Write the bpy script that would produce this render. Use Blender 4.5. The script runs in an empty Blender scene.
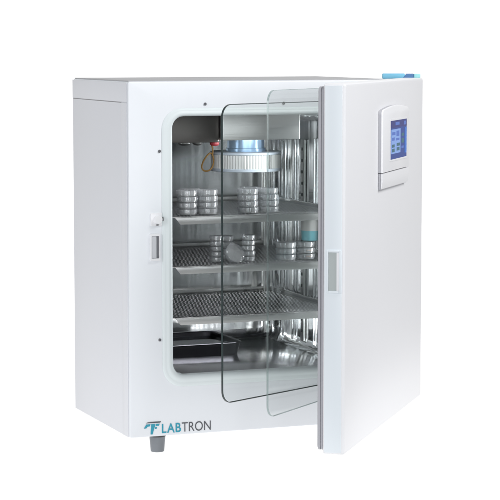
import bpy, bmesh, math, random
from mathutils import Vector, Matrix
random.seed(4)
scene = bpy.context.scene
COL = scene.collection
PI = math.pi

# ------------------------------------------------------------------ materials
def new_mat(name):
    m = bpy.data.materials.new(name); m.use_nodes = True
    nt = m.node_tree; nt.nodes.clear()
    out = nt.nodes.new('ShaderNodeOutputMaterial')
    return m, nt, out

def link(nt, a, b): nt.links.new(a, b)

def principled(name, color, rough=.4, metal=0., bump=0., bscale=200., stretch=(1, 1, 1),
               rvar=0., cvar=0., coat=0., spec=.5, cscale=8., dist=.002, emis=None, emis_s=0.):
    m, nt, out = new_mat(name)
    p = nt.nodes.new('ShaderNodeBsdfPrincipled')
    p.inputs['Base Color'].default_value = (*color, 1)
    p.inputs['Roughness'].default_value = rough
    p.inputs['Metallic'].default_value = metal
    p.inputs['Coat Weight'].default_value = coat
    p.inputs['Coat Roughness'].default_value = .12
    p.inputs['Specular IOR Level'].default_value = spec
    link(nt, p.outputs[0], out.inputs[0])
    tc = nt.nodes.new('ShaderNodeTexCoord')
    mp = nt.nodes.new('ShaderNodeMapping'); mp.inputs['Scale'].default_value = stretch
    link(nt, tc.outputs['Object'], mp.inputs[0])
    if bump or rvar:
        n = nt.nodes.new('ShaderNodeTexNoise'); n.inputs['Scale'].default_value = bscale
        n.inputs['Detail'].default_value = 3
        link(nt, mp.outputs[0], n.inputs['Vector'])
        if bump:
            b = nt.nodes.new('ShaderNodeBump'); b.inputs['Strength'].default_value = bump
            b.inputs['Distance'].default_value = dist
            link(nt, n.outputs['Fac'], b.inputs['Height']); link(nt, b.outputs[0], p.inputs['Normal'])
        if rvar:
            mr = nt.nodes.new('ShaderNodeMapRange')
            mr.inputs['To Min'].default_value = max(.02, rough - rvar); mr.inputs['To Max'].default_value = rough + rvar
            link(nt, n.outputs['Fac'], mr.inputs[0]); link(nt, mr.outputs[0], p.inputs['Roughness'])
    if cvar:
        n2 = nt.nodes.new('ShaderNodeTexNoise'); n2.inputs['Scale'].default_value = cscale
        n2.inputs['Detail'].default_value = 4
        link(nt, tc.outputs['Object'], n2.inputs['Vector'])
        mx = nt.nodes.new('ShaderNodeMix'); mx.data_type = 'RGBA'
        mx.inputs[6].default_value = (*[c * (1 - cvar) for c in color], 1)
        mx.inputs[7].default_value = (*[min(1, c * (1 + cvar)) for c in color], 1)
        link(nt, n2.outputs['Fac'], mx.inputs[0]); link(nt, mx.outputs[2], p.inputs['Base Color'])
    if emis:
        p.inputs['Emission Color'].default_value = (*emis, 1); p.inputs['Emission Strength'].default_value = emis_s
    return m

def clear_mat(name, tint, gloss_rough=.02, base_gloss=.03, edge=.55, milk=0., milk_col=(.8, .82, .84)):
    """thin clear sheet: tinted transparency, Fresnel-like gloss, a little milkiness"""
    m, nt, out = new_mat(name)
    t = nt.nodes.new('ShaderNodeBsdfTransparent'); t.inputs[0].default_value = (*tint, 1)
    g = nt.nodes.new('ShaderNodeBsdfGlossy'); g.inputs['Roughness'].default_value = gloss_rough
    lw = nt.nodes.new('ShaderNodeLayerWeight'); lw.inputs[0].default_value = .35
    mr = nt.nodes.new('ShaderNodeMapRange'); mr.inputs['To Min'].default_value = base_gloss; mr.inputs['To Max'].default_value = edge
    pw = nt.nodes.new('ShaderNodeMath'); pw.operation = 'POWER'; pw.inputs[1].default_value = 2.5
    link(nt, lw.outputs['Facing'], pw.inputs[0]); link(nt, pw.outputs[0], mr.inputs[0])
    mx = nt.nodes.new('ShaderNodeMixShader')
    link(nt, mr.outputs[0], mx.inputs[0]); link(nt, t.outputs[0], mx.inputs[1]); link(nt, g.outputs[0], mx.inputs[2])
    last = mx
    if milk:
        d = nt.nodes.new('ShaderNodeBsdfDiffuse'); d.inputs[0].default_value = (*milk_col, 1)
        m2 = nt.nodes.new('ShaderNodeMixShader'); m2.inputs[0].default_value = milk
        link(nt, mx.outputs[0], m2.inputs[1]); link(nt, d.outputs[0], m2.inputs[2]); last = m2
    link(nt, last.outputs[0], out.inputs[0])
    return m

M = {}
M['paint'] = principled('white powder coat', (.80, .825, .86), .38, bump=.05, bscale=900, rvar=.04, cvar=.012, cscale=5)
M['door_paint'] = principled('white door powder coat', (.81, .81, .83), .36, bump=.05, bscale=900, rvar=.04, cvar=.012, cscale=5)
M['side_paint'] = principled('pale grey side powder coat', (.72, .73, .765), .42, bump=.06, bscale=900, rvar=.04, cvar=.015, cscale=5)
M['edge_paint'] = principled('cool white door edge', (.78, .83, .87), .35, bump=.03, bscale=900)
M['top'] = principled('grey top sheet', (.42, .42, .43), .5, bump=.05, bscale=500)
M['gasket'] = principled('pale aqua silicone', (.70, .755, .765), .45, bump=.04, bscale=300, spec=.4)
M['seal'] = principled('grey magnetic seal', (.42, .42, .45), .5, bump=.05, bscale=400)
M['seal_dark'] = principled('dark seal lip', (.22, .22, .24), .55)
M['liner'] = principled('polished steel liner', (.80, .805, .815), .08, 1., bump=.5, bscale=6, stretch=(1, 1, .03), rvar=.03, dist=.018)
M['back'] = principled('satin steel rear wall', (.62, .625, .63), .20, 1., bump=.40, bscale=12, stretch=(1, 1, .05), rvar=.05, dist=.008)
M['floor_steel'] = principled('satin floor steel', (.80, .80, .81), .14, 1., bump=.12, bscale=80, stretch=(.05, 1, 1), rvar=.05)
M['shelf'] = principled('brushed shelf steel', (.44, .445, .455), .34, 1., bump=.15, bscale=150, stretch=(.04, 1, 1), rvar=.06)
M['lip'] = principled('brushed lip steel', (.43, .43, .425), .34, 1., bump=.12, bscale=220, stretch=(.03, 1, 1), rvar=.06)
M['plate'] = principled('brushed fan plate steel', (.50, .50, .49), .36, 1., bump=.12, bscale=240, stretch=(.03, 1, 1), rvar=.05)
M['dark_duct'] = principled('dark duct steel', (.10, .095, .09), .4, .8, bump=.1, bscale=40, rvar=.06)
M['pan'] = principled('black reflection steel', (.05, .05, .055), .22, 1., bump=.1, bscale=80, stretch=(.05, 1, 1))  # black of the floor reflections put into the colour
M['bright'] = principled('bright steel', (.72, .72, .73), .15, 1., bump=.06, bscale=60)
M['post'] = principled('streak post metal', (.80, .80, .78), .22, 1., bump=.2, bscale=30, stretch=(1, 1, .03))
M['black'] = principled('black rubber', (.02, .02, .022), .6, bump=.1, bscale=300)
M['screw'] = principled('dark screw steel', (.16, .16, .17), .35, .8)
M['glass'] = clear_mat('clear door glass', (.951, .963, .961), .01, .02, .6)
M['glass_edge'] = principled('dark green glass edge', (.035, .05, .05), .2, spec=.5)
M['glass_edge_pale'] = clear_mat('pale ground glass edge', (.80, .85, .84), .2, .05, .3, milk=.15, milk_col=(.35, .4, .4))
M['dish'] = clear_mat('clear polystyrene', (.955, .96, .965), .05, .075, .5, milk=.125, milk_col=(.97, .98, 1.))
M['medium'] = clear_mat('clear medium', (.86, .87, .86), .1, .05, .5, milk=.16, milk_col=(.85, .87, .86))
M['medium_orange'] = principled('orange medium', (.85, .34, .06), .3)
M['filter_paper'] = principled('white pleated filter paper', (.86, .86, .84), .8, bump=.1, bscale=300)
M['filter_rim'] = principled('white filter rim', (.72, .80, .90), .4)
M['hub'] = principled('pale blue anodised hub', (.42, .62, .86), .28, .45, bump=.03, bscale=100)
M['red'] = principled('red sensor cap', (.28, .012, .02), .4)
M['knob'] = principled('grey sensor', (.16, .165, .16), .4, .5)
M['cable'] = principled('brown cable sheath', (.36, .20, .055), .45)
M['panel'] = principled('white control plastic', (.84, .84, .86), .3, bump=.02, bscale=600)
M['panel_side'] = principled('grey control housing', (.46, .46, .49), .45, bump=.03, bscale=500)
K = (.004, .005, .012)
M['scr_bg'] = principled('display blue', K, .2, spec=.08, emis=(.004, .030, .19), emis_s=1.)
M['scr_head'] = principled('display header', K, .2, spec=.08, emis=(.010, .016, .13), emis_s=1.)
M['scr_light'] = principled('display pale field', K, .2, spec=.08, emis=(.16, .27, .56), emis_s=1.)
M['scr_side'] = principled('display side strip', K, .2, spec=.08, emis=(.010, .10, .42), emis_s=1.)
M['scr_mid'] = principled('display figures', K, .2, spec=.08, emis=(.05, .11, .38), emis_s=1.)
M['scr_green'] = principled('display green block', K, .2, spec=.08, emis=(.018, .09, .125), emis_s=1.)
M['teal'] = principled('teal print', (.03, .33, .45), .5)
M['ink'] = principled('dark grey print', (.10, .105, .12), .5)
M['foot'] = principled('grey foot plastic', (.20, .215, .235), .4, bump=.05, bscale=300)
M['foot_dark'] = principled('dark foot collar', (.06, .06, .065), .5)
M['strike'] = principled('grey green strike steel', (.46, .50, .495), .4, .2)
M['latch'] = principled('light grey latch plastic', (.60, .61, .64), .4)
M['latch_dark'] = principled('latch recess shade', (.17, .175, .19), .5)  # shade of the latch recess as a dark colour
M['blue'] = principled('sky blue plastic', (.22, .58, .80), .35, bump=.03, bscale=300)
M['blue_dark'] = principled('slate blue plastic', (.08, .20, .42), .4)
M['aqua'] = principled('pale aqua plastic', (.35, .74, .76), .35)
M['cyan'] = principled('cyan plastic', (.34, .84, .95), .35)
M['white_lid'] = principled('white lid plastic', (.95, .95, .93), .4)

# ------------------------------------------------------------------ helpers
def link_obj(name, me, mats, parent=None, origin=None, sharp=35):
    if not isinstance(mats, (list, tuple)): mats = [mats]
    for m in mats: me.materials.append(m)
    if origin is not None: me.transform(Matrix.Translation(-Vector(origin)))
    bm = bmesh.new(); bm.from_mesh(me)
    bmesh.ops.recalc_face_normals(bm, faces=bm.faces)
    bm.to_mesh(me); bm.free()
    if sharp:
        for p in me.polygons: p.use_smooth = True
        me.set_sharp_from_angle(angle=math.radians(sharp))
    o = bpy.data.objects.new(name, me); COL.objects.link(o)
    if parent is not None: o.parent = parent
    return o

class MB:
    """collects shapes for ONE mesh"""
    def __init__(s): s.v = []; s.f = []; s.mi = []
    def add(s, verts, faces, mi=0, xf=None):
        b = len(s.v)
        s.v += [tuple(xf @ Vector(p)) if xf else tuple(p) for p in verts]
        s.f += [[i + b for i in f] for f in faces]; s.mi += [mi] * len(faces)
    def loft(s, rings, cap0=False, cap1=False, mi=0, xf=None, closed=True):
        n = len(rings[0]); v = [p for r in rings for p in r]; f = []
        for k in range(len(rings) - 1):
            for i in range(n if closed else n - 1):
                j = (i + 1) % n
                f.append([k * n + i, k * n + j, (k + 1) * n + j, (k + 1) * n + i])
        if cap0: f.append(list(range(n)))
        if cap1: f.append([(len(rings) - 1) * n + i for i in range(n)])
        s.add(v, f, mi, xf)
    def box(s, lo, hi, bev=0., mi=0, xf=None):
        (a, b, c), (d, e, g) = lo, hi
        bev = min(bev, .45 * (d - a), .45 * (e - b), .45 * (g - c))
        if bev <= 0:
            v = [(x, y, z) for x in (a, d) for y in (b, e) for z in (c, g)]
            s.add(v, [[0, 1, 3, 2], [4, 6, 7, 5], [0, 4, 5, 1], [2, 3, 7, 6], [0, 2, 6, 4], [1, 5, 7, 3]], mi, xf); return
        bm = bmesh.new(); bmesh.ops.create_cube(bm, size=1)
        for w in bm.verts: w.co = ((a + d) / 2 + w.co.x * (d - a), (b + e) / 2 + w.co.y * (e - b), (c + g) / 2 + w.co.z * (g - c))
        bmesh.ops.bevel(bm, geom=bm.edges[:], offset=bev, segments=3, affect='EDGES', profile=.5)
        bm.verts.index_update()
        s.add([w.co[:] for w in bm.verts], [[w.index for w in f.verts] for f in bm.faces], mi, xf); bm.free()
    def lathe(s, prof, c, n=40, axis='Z', mi=0, cap=True, xf=None):
        rings = []
        for r, h in prof:
            ring = []
            for i in range(n):
                t = 2 * PI * i / n
                if axis == 'Z': ring.append((c[0] + r * math.cos(t), c[1] + r * math.sin(t), c[2] + h))
                elif axis == 'Y': ring.append((c[0] + r * math.cos(t), c[1] + h, c[2] + r * math.sin(t)))
                else: ring.append((c[0] + h, c[1] + r * math.cos(t), c[2] + r * math.sin(t)))
            rings.append(ring)
        s.loft(rings, cap, cap, mi, xf)
    def tube(s, pts, r, n=10, closed=False, mi=0):
        rings = []; m = len(pts)
        for i, p in enumerate(pts):
            p = Vector(p); a = Vector(pts[(i - 1) % m] if closed or i else pts[0]); b = Vector(pts[(i + 1) % m] if closed or i < m - 1 else pts[-1])
            t = (b - a).normalized(); u = t.orthogonal().normalized() if i == 0 else (u - t * u.dot(t)).normalized()
            w = t.cross(u)
            rings.append([tuple(p + (u * math.cos(2 * PI * k / n) + w * math.sin(2 * PI * k / n)) * r) for k in range(n)])
        if closed: rings.append(rings[0])
        s.loft(rings, not closed, not closed, mi)
    def prism(s, poly, y0, y1, mi=0, xf=None, bev=0.):
        """(x,z) outline extruded along y; y0 is the face with the bevel"""
        r = []
        if bev:
            cx = sum(p[0] for p in poly) / len(poly); cz = sum(p[1] for p in poly) / len(poly)
            n = len(poly); ins = []
            for i in range(n):
                p = Vector(poly[i]); a = (p - Vector(poly[i - 1])).normalized(); b = (Vector(poly[(i + 1) % n]) - p).normalized()
                na = Vector((-a.y, a.x)); nb = Vector((-b.y, b.x)); d = (na + nb).normalized()
                ins.append(p + d * bev / max(.3, d.dot(na)))
            sg = 1 if y1 > y0 else -1
            r.append([(q.x, y0, q.y) for q in ins])
            mid = [(Vector(poly[i]) * .7 + ins[i] * .3) for i in range(n)]
            r.append([(q.x, y0 + sg * bev * .3, q.y) for q in mid])
            r.append([(p[0], y0 + sg * bev, p[1]) for p in poly])
        else: r.append([(p[0], y0, p[1]) for p in poly])
        r.append([(p[0], y1, p[1]) for p in poly])
        s.loft(r, True, True, mi, xf)
    def build(s, name, mats, parent=None, origin=None, sharp=35):
        me = bpy.data.meshes.new(name); me.from_pydata(s.v, [], s.f)
        for i, p in enumerate(me.polygons): p.material_index = s.mi[i]
        return link_obj(name, me, mats, parent, origin, sharp)

def rrect(x0, x1, z0, z1, r, n=8):
    """rounded rectangle outline, counter-clockwise in (x,z)"""
    pts = []
    for cx, cz, a in ((x1 - r, z1 - r, 0), (x0 + r, z1 - r, 90), (x0 + r, z0 + r, 180), (x1 - r, z0 + r, 270)):
        for k in range(n + 1):
            t = math.radians(a + 90 * k / n); pts.append((cx + r * math.cos(t), cz + r * math.sin(t)))
    return pts
def ringY(o, y): return [(x, y, z) for x, z in o]

def tag(o, label, cat, group=None):
    o['label'] = label; o['category'] = cat
    if group: o['group'] = group
    return o
def empty(name, loc):
    o = bpy.data.objects.new(name, None); COL.objects.link(o); o.location = loc; o.empty_display_size = .05
    return o
def copy_tree(o, parent=None):
    c = o.copy(); COL.objects.link(c)
    if parent: c.parent = parent
    for ch in list(o.children): copy_tree(ch, c)
    return c

# ------------------------------------------------------------------ dimensions (metres)
FLOOR = -.0435
W, H, DEP = .684, .860, .455
OX0, OX1, OZ0, OZ1 = .1095, .590, .147, .7765        # chamber opening
CD = .55                                              # chamber depth

# ------------------------------------------------------------------ setting: white ground sweep, glow added so no contact shadow shows
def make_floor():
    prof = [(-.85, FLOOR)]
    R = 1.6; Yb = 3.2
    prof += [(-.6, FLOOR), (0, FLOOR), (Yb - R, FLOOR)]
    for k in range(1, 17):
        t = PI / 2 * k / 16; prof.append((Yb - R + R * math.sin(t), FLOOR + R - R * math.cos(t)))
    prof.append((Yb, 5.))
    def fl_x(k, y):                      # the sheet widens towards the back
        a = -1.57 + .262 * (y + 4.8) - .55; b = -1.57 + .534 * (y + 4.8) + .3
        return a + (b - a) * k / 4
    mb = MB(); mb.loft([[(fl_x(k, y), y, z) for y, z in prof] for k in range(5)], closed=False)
    m, nt, out = new_mat('glowing white sweep')
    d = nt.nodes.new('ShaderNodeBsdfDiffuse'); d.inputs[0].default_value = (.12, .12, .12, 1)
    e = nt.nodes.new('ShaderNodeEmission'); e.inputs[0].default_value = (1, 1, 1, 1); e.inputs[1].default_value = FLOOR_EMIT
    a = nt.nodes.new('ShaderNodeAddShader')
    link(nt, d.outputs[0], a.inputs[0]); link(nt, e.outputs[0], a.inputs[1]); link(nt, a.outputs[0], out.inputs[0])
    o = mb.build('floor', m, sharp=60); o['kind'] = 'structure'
    return o
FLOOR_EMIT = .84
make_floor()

# ------------------------------------------------------------------ incubator
INC = empty('incubator', (W / 2, DEP / 2, FLOOR)); ORG = (W / 2, DEP / 2, FLOOR)
tag(INC, 'white laboratory incubator cabinet with steel chamber, glass inner doors and its white door swung open', 'incubator')
def part(mb, name, mat, parent=None, sharp=35):
    return mb.build(name, mat, parent or INC, ORG, sharp)

# body shell with the opening
hole = rrect(OX0 - .012, OX1 + .012, OZ0 - .012, OZ1 + .012, .04)
def outl(i=0.): return rrect(i, W - i, i, H - i, .006 if not i else .004)
mb = MB()
mb.loft([ringY(hole, .012), ringY(hole, 0), ringY(outl(.004), 0), ringY(outl(.0012), .0012), ringY(outl(), .004),
         ringY(outl(), DEP - .004), ringY(outl(.004), DEP), ringY(hole, DEP), ringY(hole, DEP - .01)])
body = part(mb, 'body', M['paint'])
# rear equipment housing, narrower than the body
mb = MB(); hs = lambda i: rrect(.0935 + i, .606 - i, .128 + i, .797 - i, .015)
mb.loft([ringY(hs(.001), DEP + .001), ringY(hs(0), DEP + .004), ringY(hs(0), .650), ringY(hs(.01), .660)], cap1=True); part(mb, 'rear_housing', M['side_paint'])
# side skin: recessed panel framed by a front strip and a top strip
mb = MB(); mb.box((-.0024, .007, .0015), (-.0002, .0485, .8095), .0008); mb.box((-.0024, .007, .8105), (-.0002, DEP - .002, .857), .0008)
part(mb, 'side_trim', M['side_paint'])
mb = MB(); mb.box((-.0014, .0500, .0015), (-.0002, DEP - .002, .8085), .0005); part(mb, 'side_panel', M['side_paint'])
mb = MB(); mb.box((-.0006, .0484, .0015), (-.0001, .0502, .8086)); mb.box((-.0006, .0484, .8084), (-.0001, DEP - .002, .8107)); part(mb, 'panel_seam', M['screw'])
# top sheet
mb = MB(); mb.box((.003, .006, H - .0005), (W - .003, DEP - .004, H + .0018), .0008); part(mb, 'top_panel', M['top'])

# chamber liner (sides) and rear wall
op = rrect(OX0, OX1, OZ0, OZ1, .030)
def cin(i, r): return rrect(OX0 + i, OX1 - i, OZ0 + i, OZ1 - i, r)
R = .035
rings = [ringY(op, .004)] + [ringY(op, y) for y in (.1, .2, .3, .4, CD - R)]
for k in range(1, 7):
    t = PI / 2 * k / 7; rings.append(ringY(cin(R * (1 - math.cos(t)) * .95, max(.004, .03 - .02 * k / 6)), CD - R + R * math.sin(t)))
mb = MB(); mb.loft(rings); part(mb, 'chamber_liner', M['liner'], sharp=60)
last = cin(R * .97, .006)
mb = MB(); mb.loft([rings[-1], ringY(last, CD)], cap1=True); part(mb, 'chamber_rear_wall', M['back'], sharp=60)

# gasket round the opening
def gas(i, r): return rrect(OX0 - i, OX1 + i, OZ0 - i * 1.08, OZ1 + i * .72, r)
mb = MB()
mb.loft([ringY(gas(-.001, .029), .03), ringY(gas(-.001, .029), .000), ringY(gas(.0015, .031), -.0045), ringY(gas(.005, .034), -.0065), ringY(gas(.012, .040), -.0065),
         ringY(gas(.0155, .043), -.0040), ringY(gas(.018, .045), -.0040), ringY(gas(.0235, .050), -.0030), ringY(gas(.026, .052), -.0005)])
part(mb, 'gasket', M['gasket'], sharp=50)

# screws on the front
for x, z in ((.1949, .8045), (.0779, .6926), (.0769, .236), (.1934, .1338), (.40, .8045)):
    mb = MB(); mb.lathe([(.0036, 0.), (.0036, -.0012), (.0026, -.0022), (.0012, -.0024)], (x, -.0003, z), 16, 'Y'); part(mb, 'screw', M['screw'])

# push lock button on a square plate
mb = MB(); mb.prism(rrect(.0545, .0835, .513, .545, .003), -.0035, -.0003, bev=.001)
pl = part(mb, 'lock_plate', M['panel'])
mb = MB(); mb.lathe([(.0105, 0.), (.0105, -.007), (.0095, -.0085), (.006, -.0088)], (.0715, -.0036, .529), 28, 'Y'); part(mb, 'lock_button', M['panel'], pl)
mb = MB(); mb.box((.0805, -.0115, .5255), (.0845, -.0036, .5345), .001); mb.box((.068, -.006, .5145), (.0735, -.0036, .5170), .0006); part(mb, 'lock_catch', M['screw'], pl)
# latch receiver
mb = MB()
o_ = rrect(.0525, .0775, .429, .495, .003); i_ = rrect(.0555, .0750, .435, .489, .0015)
mb.loft([ringY(i_, -.0006), ringY(i_, -.006), ringY(o_, -.006), ringY(o_, -.0003)])
lt = part(mb, 'latch_receiver', M['panel'])
mb = MB(); mb.box((.0556, -.0045, .4352), (.0685, -.0004, .4888), .001); part(mb, 'latch_tongue', M['latch'], lt)
mb = MB(); mb.box((.0690, -.0022, .4352), (.0749, -.0004, .4888)); part(mb, 'latch_shade', M['latch_dark'], lt)  # shade inside the recess, put in as a dark grey plate

# ---- writing: LABTRON with its emblem
def text_mesh(s, x0, x1, z0, z1, y, off=0.):
    cu = bpy.data.curves.new('txt', 'FONT'); cu.body = s; cu.size = 1; cu.offset = off; cu.extrude = .0
    ob = bpy.data.objects.new('txt', cu); COL.objects.link(ob)
    dg = bpy.context.evaluated_depsgraph_get(); dg.update()
    me = bpy.data.meshes.new_from_object(ob.evaluated_get(dg))
    bpy.data.objects.remove(ob); bpy.data.curves.remove(cu)
    xs = [v.co.x for v in me.vertices]; ys = [v.co.y for v in me.vertices]
    a, b, c, d = min(xs), max(xs), min(ys), max(ys)
    v = [(x0 + (p.co.x - a) / (b - a) * (x1 - x0), y, z0 + (p.co.y - c) / (d - c) * (z1 - z0)) for p in me.vertices]
    f = [list(p.vertices) for p in me.polygons]; bpy.data.meshes.remove(me)
    return v, f
YL = -.0009
logo = MB()
for ch, xa, xb in (('L', .0815, .0930), ('A', .0945, .1145), ('B', .1165, .1305)): logo.add(*text_mesh(ch, xa, xb, .0070, .0300, YL, .018), mi=0)
logo.add(*text_mesh('TRON', .1325, .2080, .0070, .0305, YL, .0), mi=1)
def sheet(pts, mi): logo.add([(x, YL, z) for x, z in pts], [list(range(len(pts)))], mi)
# emblem: dark sweeping bar over teal strokes
sheet([(.0400, .0338), (.0440, .0358), (.0520, .0368), (.0795, .0368), (.0770, .0335)], 1)
sheet([(.0350, .0215), (.0415, .0312), (.0525, .0312), (.0498, .0258), (.0450, .0258), (.0412, .0215)], 0)
sheet([(.0540, .0312), (.0650, .0312), (.0575, .0060), (.0522, .0060)], 0)
sheet([(.0665, .0312), (.0760, .0312), (.0735, .0262), (.0650, .0262)], 0)
sheet([(.0642, .0232), (.0695, .0232), (.0675, .0190), (.0630, .0190)], 0)
part(logo, 'logo', [M['teal'], M['ink']], sharp=0)

# ---- feet
for x in (.0815, W - .0815):
    for y in (.034, .28):
        if y > .1: x = .16 if x < .3 else W - .24
        mb = MB(); mb.lathe([(.0195, -.004), (.0192, -.012), (.0165, -.0425), (.0145, -.0434)], (x, y, 0), 32)
        ft = part(mb, 'foot', M['foot'])
        mb = MB(); mb.lathe([(.0208, .001), (.0208, -.0052), (.0190, -.0058)], (x, y, 0), 32); part(mb, 'collar', M['foot_dark'], ft)

# ---- chamber ceiling: duct, fan plate, filter drum, sensors
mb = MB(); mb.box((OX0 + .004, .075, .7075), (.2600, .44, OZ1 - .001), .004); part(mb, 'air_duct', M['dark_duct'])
mb = MB(); mb.box((.2615, .058, .7125), (.4690, .44, OZ1 - .001), .003); part(mb, 'fan_plate', M['plate'])
DX, DY = .392, .235
mb = MB(); mb.lathe([(.0475, .7120), (.0475, .685), (.0505, .684), (.0505, .676)], (DX + .0, DY, 0), 48); hubp = part(mb, 'fan_hub', M['hub'])
mb = MB()
n = 150; rings = []
for zz in (.6345, .6690):
    rings.append([(DX + (.0895 if i % 2 else .0874) * math.cos(2 * PI * i / n), DY + (.0895 if i % 2 else .0874) * math.sin(2 * PI * i / n), zz) for i in range(n)])
mb.loft(rings); fl = part(mb, 'air_filter', M['filter_paper'], sharp=5)
for z0, z1 in ((.6265, .6345), (.6690, .6760)):
    mb = MB(); mb.lathe([(.020, z0), (.090, z0), (.0915, z0 + .001), (.0915, z1 - .001), (.090, z1), (.020, z1)], (DX, DY, 0), 64); part(mb, 'filter_rim', M['filter_rim'], fl)
for k in range(2):
    t = math.radians((-112, -68)[k]); c, s_ = math.cos(t), math.sin(t)
    mb = MB(); mb.box((-.0015, -.0925, .6345), (.0015, -.0885, .6690), 0, xf=Matrix.Translation((DX, DY, 0)) @ Matrix.Rotation(t + PI / 2, 4, 'Z')); part(mb, 'filter_clip', M['bright'], fl)
for x, r in ((.2094, .0165), (.2440, .013)):
    mb = MB(); mb.lathe([(r * .6, .7075), (r, .7055), (r, .7005), (r * .7, .6965), (r * .3, .695)], (x, .19, 0), 28); part(mb, 'sensor', M['knob'])
mb = MB(); mb.lathe([(.009, .7075), (.0118, .706), (.0118, .701), (.009, .6980), (.004, .6970)], (.2900 - .028, .115, 0), 28); part(mb, 'sensor_cap', M['red'])
# loop of brown cable hanging beside the filter
pts = []
for i in range(30):
    t = 2 * PI * i / 30
    pts.append((.2785 + .0145 * math.cos(t) + .006 * math.sin(t), .205 + .006 * math.sin(2 * t), .6515 + .0225 * math.sin(t)))
mb = MB(); mb.tube(pts, .0021, 10, closed=True)
mb.tube([(.290, .205, .666), (.293, .21, .682), (.291, .215, .700), (.288, .22, .7085)], .0021, 10)
part(mb, 'cable', M['cable'], sharp=60)

mb = MB(); mb.box((OX0 + .012, .016, OZ0 - .0005), (OX1 - .012, CD - .03, OZ0 + .0012), .0005); part(mb, 'floor_plate', M['floor_steel'])
mb = MB(); mb.box((.5450, .4950, .165), (.5640, .5140, .704), .0025); part(mb, 'streak_post', M['post'])  # invented posts, added to show bright streaks in the rear corner
mb = MB(); mb.box((.5705, .5000, .165), (.5800, .5100, .704), .002); part(mb, 'streak_post', M['bright'])
for y, q in ((.245, .006), (.375, .007), (.440, .009)):
    mb = MB(); mb.box((OX1 - q, y - .0012, .165), (OX1 - .0006, y + .0012, .704), .0005); part(mb, 'streak_fin', M['bright'])  # invented fins, added to catch bright streaks along the right wall
# ---- uprights and rails that carry the shelves
for y in (.315,):
    mb = MB(); mb.box((OX1 - .008, y - .010, .165), (OX1 - .0006, y + .010, .700), .002)
    up = part(mb, 'upright', M['lip'])
    for k in range(17):
        mb = MB(); mb.box((OX1 - .0086, y - .004, .19 + k * .03), (OX1 - .0081, y + .004, .198 + k * .03)); part(mb, 'slot', M['black'], up)
for y in (.12, .47):
    mb = MB(); mb.box((OX0 + .0006, y - .010, .165), (OX0 + .008, y + .010, .700), .002); part(mb, 'upright', M['lip'])
SH = (.5275, .4055, .2800)
for z in SH:
    for x0, x1 in ((OX0 + .0085, OX0 + .020), (OX1 - .020, OX1 - .0085)):
        mb = MB(); mb.box((x0, .065, z - .0075), (x1, .512, z - .0045), .001); mb.box((x0 if x0 < .3 else x1 - .002, .065, z - .0045), (x0 + .002 if x0 < .3 else x1, .512, z + .010), .0006)
        part(mb, 'shelf_rail', M['bright'])

# ---- inner glass doors
def glass_door(hx, hy, ang, w, z0, z1, edge_mat, ew, rr):
    a = math.radians(21.4 + ang); d = Vector((-math.sin(a), -math.cos(a), 0)); nrm = Vector((math.cos(a), -math.sin(a), 0))
    xf = Matrix(((d.x, nrm.x, 0, hx), (d.y, nrm.y, 0, hy), (0, 0, 1, 0), (0, 0, 0, 1)))
    o = rrect(.0, w, z0, z1, rr, 10); i = rrect(ew, w - ew, z0 + ew, z1 - ew, rr - ew, 10)
    mb = MB(); mb.loft([ringY(i, -.002), ringY(i, .002)], True, True, xf=xf)
    g = part(mb, 'glass_door', M['glass'])
    mb = MB(); r = [ringY(i, -.0022), ringY(o, -.0022), ringY(o, .0022), ringY(i, .0022)]; mb.loft(r + [r[0]], xf=xf)
    part(mb, 'glass_edge', edge_mat, g)
    for z in (z0 + .12, z1 - .12):
        mb = MB(); mb.box((-.012, -.006, z - .02), (.03, .006, z + .02), .002, xf=xf); part(mb, 'hinge_clamp', M['bright'], g)
    return g
gA = glass_door(.640, -.014, 40.6, .577, .1212, .8122, M['glass_edge'], .0018, .030); gA['label'] = 'nearer-to-chamber clear glass door with dark outline'
gB = glass_door(.655, -.018, 28.6, .600, .1040, .8460, M['glass_edge_pale'], .0011, .030); gB['label'] = 'taller clear glass door with pale edge'

# ---- outer door, swung open
PX, PY = .75917, -.040
a = math.radians(21.4 + 16.3)
dU = Vector((-math.sin(a), -math.cos(a), 0)); nU = Vector((math.cos(a), -math.sin(a), 0))
# local (u, v, z): u from hinge edge to free edge, v outwards from the outer face (negative = into the door)
DXF = Matrix(((dU.x, nU.x, 0, PX), (dU.y, nU.y, 0, PY), (0, 0, 1, 0), (0, 0, 0, 1)))
DW, DZ0, DZ1 = .8115, .0650, .8650
def dout(i): return rrect(i, DW - i, DZ0 + i, DZ1 - i, max(.002, .005 - i * .5), 5)
mb = MB()
mb.loft([ringY(dout(.006), 0), ringY(dout(.0022), -.0010), ringY(dout(.0006), -.003), ringY(dout(0), -.0065), ringY(dout(0), -.046), ringY(dout(.002), -.048)], True, True, xf=DXF)
door = part(mb, 'door', M['door_paint'])
# cool white edge profile along the free edge
mb = MB(); mb.box((DW - .001, -.0455, DZ0 + .004), (DW + .0008, -.0075, DZ1 - .004), .0006, xf=DXF); part(mb, 'edge_profile', M['edge_paint'], door)
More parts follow.
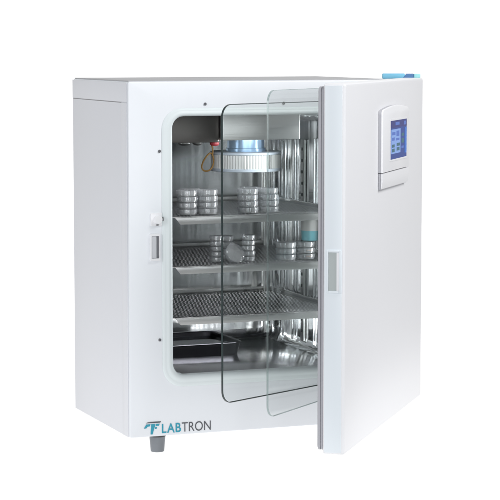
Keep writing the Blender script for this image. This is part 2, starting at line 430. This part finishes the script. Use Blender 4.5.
# magnetic seal round the inner face
mb = MB()
def sl(i): return rrect(.01 + i, DW - .0015 - i, DZ0 + .008 + i, DZ1 - .006 - i, .008, 5)
mb.loft([ringY(sl(.03), -.0475), ringY(sl(.001), -.0485), ringY(sl(0), -.0495), ringY(sl(0), -.0522), ringY(sl(.0025), -.0530), ringY(sl(.0025), -.0542), ringY(sl(.0), -.0550), ringY(sl(.0), -.0592), ringY(sl(.003), -.0612), ringY(sl(.028), -.0605), ringY(sl(.03), -.0475)], xf=DXF)
part(mb, 'door_seal', M['seal'], door)
mb = MB(); r0 = rrect(.045, DW - .045, DZ0 + .045, DZ1 - .045, .02, 5); r1 = rrect(.055, DW - .055, DZ0 + .055, DZ1 - .055, .02, 5)
mb.loft([ringY(r0, -.0478), ringY(r1, -.056)], True, True, xf=DXF); part(mb, 'inner_panel', M['bright'], door)
# strike plate on the free edge (local plane x=v, along u)
def edge_box(v0, v1, z0, z1, u0, u1, bev=.0, m_=None): m_.box((DW + u0, v0, z0), (DW + u1, v1, z1), bev, xf=DXF)
mb = MB()
for v0, v1, z0, z1 in ((-.0405, -.0365, .4165, .5095), (-.0130, -.0080, .4165, .5095), (-.0365, -.0130, .5045, .5095), (-.0365, -.0130, .4165, .4215)):
    edge_box(v0, v1, z0, z1, .0009, .0032, .0007, mb)
sp = part(mb, 'strike_plate', M['edge_paint'], door)
mb = MB(); edge_box(-.0364, -.0185, .4216, .5044, .0009, .0014, 0, mb); part(mb, 'strike_recess', M['strike'], door)
mb = MB(); edge_box(-.0184, -.0131, .4216, .5044, .0009, .0024, .0005, mb); part(mb, 'strike_lip', M['panel'], door)

# control panel housing with arched top
def panel_outline(i=0.):
    u0, u1, z0, zc = .2200 + i, .5015 - i, .6565 + i * 0, .8000 - i
    pts = [(u0, z0), (u1, z0), (u1, zc - .012)]
    for k in range(1, 6):
        t = k / 6 * PI / 2; pts.append((u1 - .012 + .012 * math.cos(t), zc - .012 + .012 * math.sin(t)))
    for k in range(0, 13):
        t = k / 12; pts.append((u1 - .012 - (u1 - u0 - .024) * t, zc + .0075 * math.sin(PI * t)))
    for k in range(1, 6):
        t = PI / 2 + k / 6 * PI / 2; pts.append((u0 + .012 + .012 * math.cos(t), zc - .012 + .012 * math.sin(t)))
    pts.append((u0, zc - .012))
    return pts
mb = MB(); mb.prism(panel_outline(), .0005, .0068, xf=DXF); cp = part(mb, 'control_panel', M['panel_side'], door)
mb = MB(); po = panel_outline(); mb.prism(po, .0115, .0071, bev=.0025, xf=DXF); part(mb, 'control_fascia', M['panel'], door)
# lower flap: a wedge sloping back to the door
mb = MB()
fl_ = [(.0071, .6550), (.0115, .6550), (.0118, .642), (.0096, .6240), (.0071, .6195)]
mb.loft([[(u, v, z) for v, z in fl_] for u in (.2200, .2215, .500, .5015)], True, True, xf=DXF); part(mb, 'control_flap', M['panel'], door)
mb = MB(); mb.box((.221, .0005, .6185), (.5010, .0069, .6555), .002, xf=DXF); part(mb, 'flap_base', M['panel_side'], door)
# screen: u grows towards the viewer's left
SU0, SU1, SZ0, SZ1 = .2490, .4260, .6830, .7725
mb = MB()
fr = rrect(SU0 - .004, SU1 + .004, SZ0 - .004, SZ1 + .004, .003, 3); fi = rrect(SU0, SU1, SZ0, SZ1, .001, 3)
mb.loft([ringY(fr, .0117), ringY(fr, .0124), ringY(fi, .0124), ringY(fi, .0117)], xf=DXF); part(mb, 'screen_bezel', M['panel'], door)
mb = MB()
def S(a, b, c, d, lv, mi):       # fractions from the viewer's left / from the top
    u0 = SU1 - (SU1 - SU0) * b; u1 = SU1 - (SU1 - SU0) * a; z1 = SZ1 - (SZ1 - SZ0) * c; z0 = SZ1 - (SZ1 - SZ0) * d
    v = .0118 + .00012 * lv
    mb.add([(u0, v, z0), (u1, v, z0), (u1, v, z1), (u0, v, z1)], [[0, 1, 2, 3]], mi, DXF)
S(0, 1, 0, 1, 0, 0)
S(0, 1, 0, .19, 1, 1); S(.30, .55, .05, .13, 2, 4); S(.82, .95, .05, .15, 2, 4)
S(.05, .62, .23, .86, 1, 2); S(.88, 1., .22, .9, 1, 3)
S(.10, .30, .30, .38, 2, 4); S(.36, .54, .28, .42, 2, 4); S(.10, .26, .44, .52, 2, 4); S(.34, .55, .47, .53, 2, 4)
S(.09, .26, .62, .70, 2, 5); S(.09, .26, .73, .82, 2, 5); S(.38, .58, .60, .68, 2, 5); S(.38, .56, .71, .80, 2, 5)
S(.68, .84, .36, .44, 1, 5); S(.68, .84, .50, .62, 1, 5); S(.68, .82, .70, .76, 1, 4)
part(mb, 'screen', [M['scr_bg'], M['scr_head'], M['scr_light'], M['scr_side'], M['scr_mid'], M['scr_green']], door, sharp=0)

# hinges: knuckle at the bottom, blue cap on top
mb = MB()
mb.lathe([(.010, .050), (.010, .0640)], (W + .024, -.022, 0), 20); mb.box((W - .06, -.018, .048), (W + .034, .02, .054), .002)
part(mb, 'hinge', M['bright'])
p0 = Vector((.668, .006)); p1 = Vector((.7545, -.033)); hd = (p1 - p0).normalized(); hn = Vector((-hd.y, hd.x)); HL = (p1 - p0).length
HXF = Matrix(((hd.x, hn.x, 0, p0.x), (hd.y, hn.y, 0, p0.y), (0, 0, 1, 0), (0, 0, 0, 1)))
mb = MB(); mb.box((0, 0, .8622), (HL * .60, .03, .8752), .0025, xf=HXF); hc = part(mb, 'hinge_cap', M['blue'])
mb = MB()
mb.prism([(HL * .52, .8624), (HL * .82, .8624), (HL * .82, .8748), (HL * .64, .8748)], -.0008, .029, xf=HXF); part(mb, 'hinge_cap_lever', M['blue_dark'], hc)
mb = MB(); mb.box((HL * .822, .001, .8622), (HL * 1.0, .028, .8746), .0025, xf=HXF); part(mb, 'hinge_cap_end', M['aqua'], hc)

# ------------------------------------------------------------------ shelves: removable perforated trays
def make_shelf():
    x0, x1, y0, y1 = OX0 + .0105, OX1 - .0105, .050, .510
    root = empty('shelf', (.35, .28, 0)); o0 = (.35, .28, 0)
    # perforated deck: staggered round holes
    mb = MB(); px, py = .0096, .0108
    nx = int((x1 - x0 - .024) / px); ny = int((y1 - y0 - .024) / py)
    ax = (x0 + x1) / 2 - nx * px / 2; ay = y0 + .012
    r = .0026
    for j in range(ny):
        for i in range(nx):
            cx = ax + (i + .5) * px + (px * .16 * ((j % 3) - 1)); cy = ay + (j + .5) * py
            X0, X1, Y0, Y1 = ax + i * px, ax + (i + 1) * px, ay + j * py, ay + (j + 1) * py
            mx, my = (X0 + X1) / 2, (Y0 + Y1) / 2
            outer = [(X1, my), (X1, Y1), (mx, Y1), (X0, Y1), (X0, my), (X0, Y0), (mx, Y0), (X1, Y0)]
            v = [(p[0], p[1], 0) for p in outer] + [(cx + r * math.cos(k * PI / 4), cy + r * math.sin(k * PI / 4), 0) for k in range(8)] + \
                [(cx + r * math.cos(k * PI / 4), cy + r * math.sin(k * PI / 4), -.0012) for k in range(8)]
            f = [[k, (k + 1) % 8, 8 + (k + 1) % 8, 8 + k] for k in range(8)] + [[8 + k, 8 + (k + 1) % 8, 16 + (k + 1) % 8, 16 + k] for k in range(8)]
            mb.add(v, f)
    X0, X1, Y0, Y1 = ax, ax + nx * px, ay, ay + ny * py
    for q in ((x0, y0, X0, y1), (X1, y0, x1, y1), (X0, y0, X1, Y0), (X0, Y1, X1, y1)):
        mb.add([(q[0], q[1], 0), (q[2], q[1], 0), (q[2], q[3], 0), (q[0], q[3], 0)], [[0, 1, 2, 3]])
    mb.build('deck', M['shelf'], root, o0, sharp=0)
    # folded front lip with chamfered ends, rolled top edge
    mb = MB()
    ends = [(x0 + .014, -.001), (x0 + .028, -.0175), (x1 - .028, -.0175), (x1 - .014, -.001)]
    mb.prism(ends, y0 - .0022, y0 - .0002, bev=.0006)
    mb.box((x0 + .004, y0 - .0024, -.0006), (x1 - .004, y0 + .003, .0012), .0006)
    mb.build('front_lip', M['lip'], root, o0)
    mb = MB(); mb.box((x0 + .002, y1 - .0015, .0002), (x1 - .002, y1, .012), .0005); mb.build('rear_lip', M['lip'], root, o0)
    return root
sh0 = make_shelf()
sl_ = ['perforated steel shelf carrying four dish stacks, just below the air filter', 'perforated steel shelf in the middle, carrying dishes and the cyan tub',
       'empty perforated steel shelf, lowest of the three']
for i, z in enumerate(SH):
    s_ = sh0 if i == 0 else copy_tree(sh0)
    s_.location = (.35, .28, z); tag(s_, sl_[i], 'shelf', 'steel shelves in the chamber')

# ------------------------------------------------------------------ dark pan added for the black reflections on the chamber floor
wp = empty('reflection_pan', (.33, .29, OZ0)); o0 = (.33, .29, OZ0)
def pan(x0, x1, y0, y1, z): return [(x, y, z) for x, y in rrect(x0, x1, y0, y1, .03, 6)]
mb = MB()
b = OZ0 + .0015
mb.loft([pan(.128, .385, .258, .470, b + .002), pan(.122, .391, .252, .476, b + .032), pan(.118, .395, .248, .480, b + .0335), pan(.118, .395, .248, .480, b + .032),
         pan(.121, .392, .251, .477, b + .030), pan(.127, .386, .257, .471, b)], True, True)
mb.build('basin', M['pan'], wp, o0)
mb = MB(); mb.loft([pan(.1275, .3855, .2575, .4705, b + .022), pan(.127, .386, .257, .471, b + .0225)], True, True)
mb.build('water', clear_mat('pan water', (.8, .85, .86), .01, .05, .8), wp, o0)
tag(wp, 'dark shallow pan shape added for the black reflections on the chamber floor under the lowest shelf', 'pan')

# ------------------------------------------------------------------ petri dishes
def make_dish(r=.0265, h=.0150):
    root = empty('petri_dish', (0, 0, 0))
    mb = MB(); t = .0012
    mb.lathe([(r - .0018, .0006), (r - .0012, .0014), (r - .0012, h - .002), (r - .0012 - t, h - .002), (r - .0012 - t, .0022), (.001, .0022)], (0, 0, 0), 36)
    mb.build('base', M['dish'], root, sharp=40)
    mb = MB(); mb.lathe([(r, .0060), (r, h - .0012), (r - .0010, h - .0003), (r - .003, h - .0003), (r - .003, h - .0012), (r - t, h - .0016), (r - t, .0060)], (0, 0, 0), 36, cap=False)
    mb.lathe([(r - .003, h - .0008), (.001, h - .0008)], (0, 0, 0), 36)
    mb.build('lid', M['dish'], root, sharp=40)
    mb = MB(); mb.lathe([(r - .003, .0026), (r - .003, .0062), (r - .0035, .0064)], (0, 0, 0), 36); mb.build('medium', M['medium'], root, sharp=40)
    return root
dish_big = make_dish(); dish_small = make_dish(.0172, .0132)
used = set()
ORD = {3: ['lowest', 'middle', 'topmost'], 4: ['lowest', 'second lowest', 'second highest', 'topmost'],
       5: ['lowest', 'second lowest', 'middle', 'second highest', 'topmost']}
def put_dish(proto, loc, label, group, rot=None):
    d = proto if proto.name not in used else copy_tree(proto)
    used.add(d.name); used.add(proto.name)
    d.location = loc
    if rot: d.rotation_euler = rot
    else: d.rotation_euler = (0, 0, random.uniform(0, 6.28))
    return tag(d, label, 'petri dish', group)
def stack(proto, x, y, z, n, h, where, group):
    r = []
    for k in range(n):
        r.append(put_dish(proto, (x + random.uniform(-.0012, .0012), y + random.uniform(-.0012, .0012), z + k * h), 'clear petri dish, %s in the %s' % (ORD[n][k], where), group))
    return r
z1, z2 = SH[0] + .0014, SH[1] + .0014
G1 = 'petri dishes stacked on the upper shelf'; G2 = 'petri dishes on the middle shelf'
stack(dish_big, .1855, .105, z1, 4, .0153, 'leftmost stack on the upper shelf', G1)
stack(dish_big, .2395, .108, z1, 4, .0153, 'second stack from left, upper shelf', G1)
stack(dish_big, .3460, .105, z1, 4, .0153, 'third stack from left, upper shelf', G1)
stack(dish_big, .4040, .112, z1, 4, .0153, 'rightmost stack on the upper shelf', G1)
stack(dish_big, .2140, .164, z1, 4, .0153, 'stack behind the two leftmost ones, upper shelf', G1)
stack(dish_big, .3760, .166, z1, 4, .0153, 'stack behind the two rightmost ones, upper shelf', G1)
stack(dish_small, .2680, .118, z2, 5, .0134, 'leftmost narrow stack on the middle shelf', G2)
stack(dish_big, .3060, .172, z2, 4, .0153, 'stack behind the leaning dish on the middle shelf', G2)
stack(dish_small, .3490, .108, z2, 5, .0134, 'narrow stack right of the leaning dish', G2)
stack(dish_big, .4500, .105, z2, 3, .0153, 'low stack left of the cyan tub', G2)
ds = stack(dish_big, .5040, .108, z2, 3, .0153, 'low stack under the cyan tub', G2)
put_dish(dish_big, (.3045, .101, z2 + .0255 * math.cos(math.radians(30)) - .004), 'single petri dish leaning tilted against a stack on the middle shelf', G2, (math.radians(62), 0, math.radians(14)))
for d in ds[:2]:                                       # orange spots of medium in the two lower dishes
    mb = MB(); mb.lathe([(.0075, .0066), (.0075, .0088), (.006, .0092)], (0, 0, 0), 20)
    o = mb.build('orange_spot', M['medium_orange'], d); a_ = -d.rotation_euler.z
    o.location = (.014 * math.cos(a_ - 1.2), .014 * math.sin(a_ - 1.2), 0)

# cyan tub with a white lid on the right-hand low stack
tx, ty, tz = .5235, .118, z2 + 3 * .0153 + .0002
tub = empty('tub', (tx, ty, tz)); o0 = (tx, ty, tz)
mb = MB(); mb.lathe([(.0215, tz + .0), (.0235, tz + .001), (.0245, tz + .026), (.0235, tz + .026)], (tx, ty, 0), 36); mb.build('cup', M['cyan'], tub, o0)
mb = MB()
mb.lathe([(.0250, tz + .0255), (.0258, tz + .028), (.0258, tz + .052), (.0235, tz + .056), (.010, tz + .0575)], (tx, ty, 0), 40); mb.build('lid', M['white_lid'], tub, o0)
tag(tub, 'small cyan tub with tall white lid standing on the low dish stack at right', 'tub')

# ------------------------------------------------------------------ camera
cam = bpy.data.cameras.new('camera'); co = bpy.data.objects.new('camera', cam); COL.objects.link(co)
cam.sensor_width = 36; cam.lens = 36 * 2115 / 500; cam.clip_end = 100; cam.clip_start = .05
co.location = (-1.56988, -4.80071, .95344)
yaw = math.radians(21.4); pit = math.atan(208 / 2115)
co.rotation_euler = (PI / 2 - pit, 0, -yaw)
scene.camera = co

# ------------------------------------------------------------------ studio light
w = bpy.data.worlds.new('World'); scene.world = w; w.use_nodes = True
bg = w.node_tree.nodes['Background']; 
wn = w.node_tree; wtc = wn.nodes.new('ShaderNodeTexCoord'); wsp = wn.nodes.new('ShaderNodeSeparateXYZ'); wmr = wn.nodes.new('ShaderNodeMapRange')
wmr.interpolation_type = 'SMOOTHSTEP'; wmr.inputs['From Min'].default_value = .55; wmr.inputs['From Max'].default_value = .80
wmx = wn.nodes.new('ShaderNodeMix'); wmx.data_type = 'RGBA'            # white studio wall behind, dimmer room in front
wmx.inputs[6].default_value = (.20, .205, .212, 1); wmx.inputs[7].default_value = (.86, .86, .86, 1)
wn.links.new(wtc.outputs['Generated'], wsp.inputs[0]); wn.links.new(wsp.outputs['Y'], wmr.inputs[0])
wn.links.new(wmr.outputs[0], wmx.inputs[0]); wn.links.new(wmx.outputs[2], bg.inputs[0]); bg.inputs[1].default_value = 1.0
def area(name, loc, target, sx, sy, power, col=(1, 1, 1)):
    l = bpy.data.lights.new(name, 'AREA'); l.shape = 'RECTANGLE'; l.size = sx; l.size_y = sy; l.energy = power; l.color = col
    o = bpy.data.objects.new(name, l); COL.objects.link(o); o.location = loc
    o.rotation_euler = (Vector(target) - Vector(loc)).to_track_quat('-Z', 'Y').to_euler()
    return o
area('softbox_key', (2.3, -2.5, 3.2), (.4, -.2, .75), 1.5, 1.6, 104)
area('softbox_front', (-1.7, -4.4, 3.0), (.35, .2, .60), 1.3, 1.1, 8, (.95, .98, 1))
area('softbox_left', (-4.2, -1.6, 1.7), (0, .2, .5), 1.5, 1.8, 54, (.97, .98, 1))
for x in (-3.0, -2.1, -.95, -.2): area('streak_strip', (x, -5.1, .55), (.35, .2, .45), .26, 2.3, 15, (.96, .98, 1))  # unseen strips added so the polished steel reflects bright streaks
# fill lamps added inside the chamber to brighten it: behind the fan plate's lower edge, in the mouth's right jamb and along its sill
area('chamber_fill_top', (.36, .072, .7105), (.36, .45, .36), .20, .02, .15, (.93, .97, 1))
area('chamber_fill_side', (.5865, .032, .46), (.25, .105, .46), .018, .58, .55, (.97, .98, 1)).data.spread = math.radians(70)
area('chamber_fill_sill', (.35, .024, .1515), (.35, .50, .24), .42, .010, .30, (.97, .98, 1))

scene.view_settings.view_transform = 'Standard'; scene.view_settings.look = 'None'
scene.view_settings.exposure = .3; scene.view_settings.gamma = 1
scene.cycles.max_bounces = 16; scene.cycles.transparent_max_bounces = 40; scene.cycles.glossy_bounces = 8
scene.cycles.caustics_reflective = False; scene.cycles.caustics_refractive = False
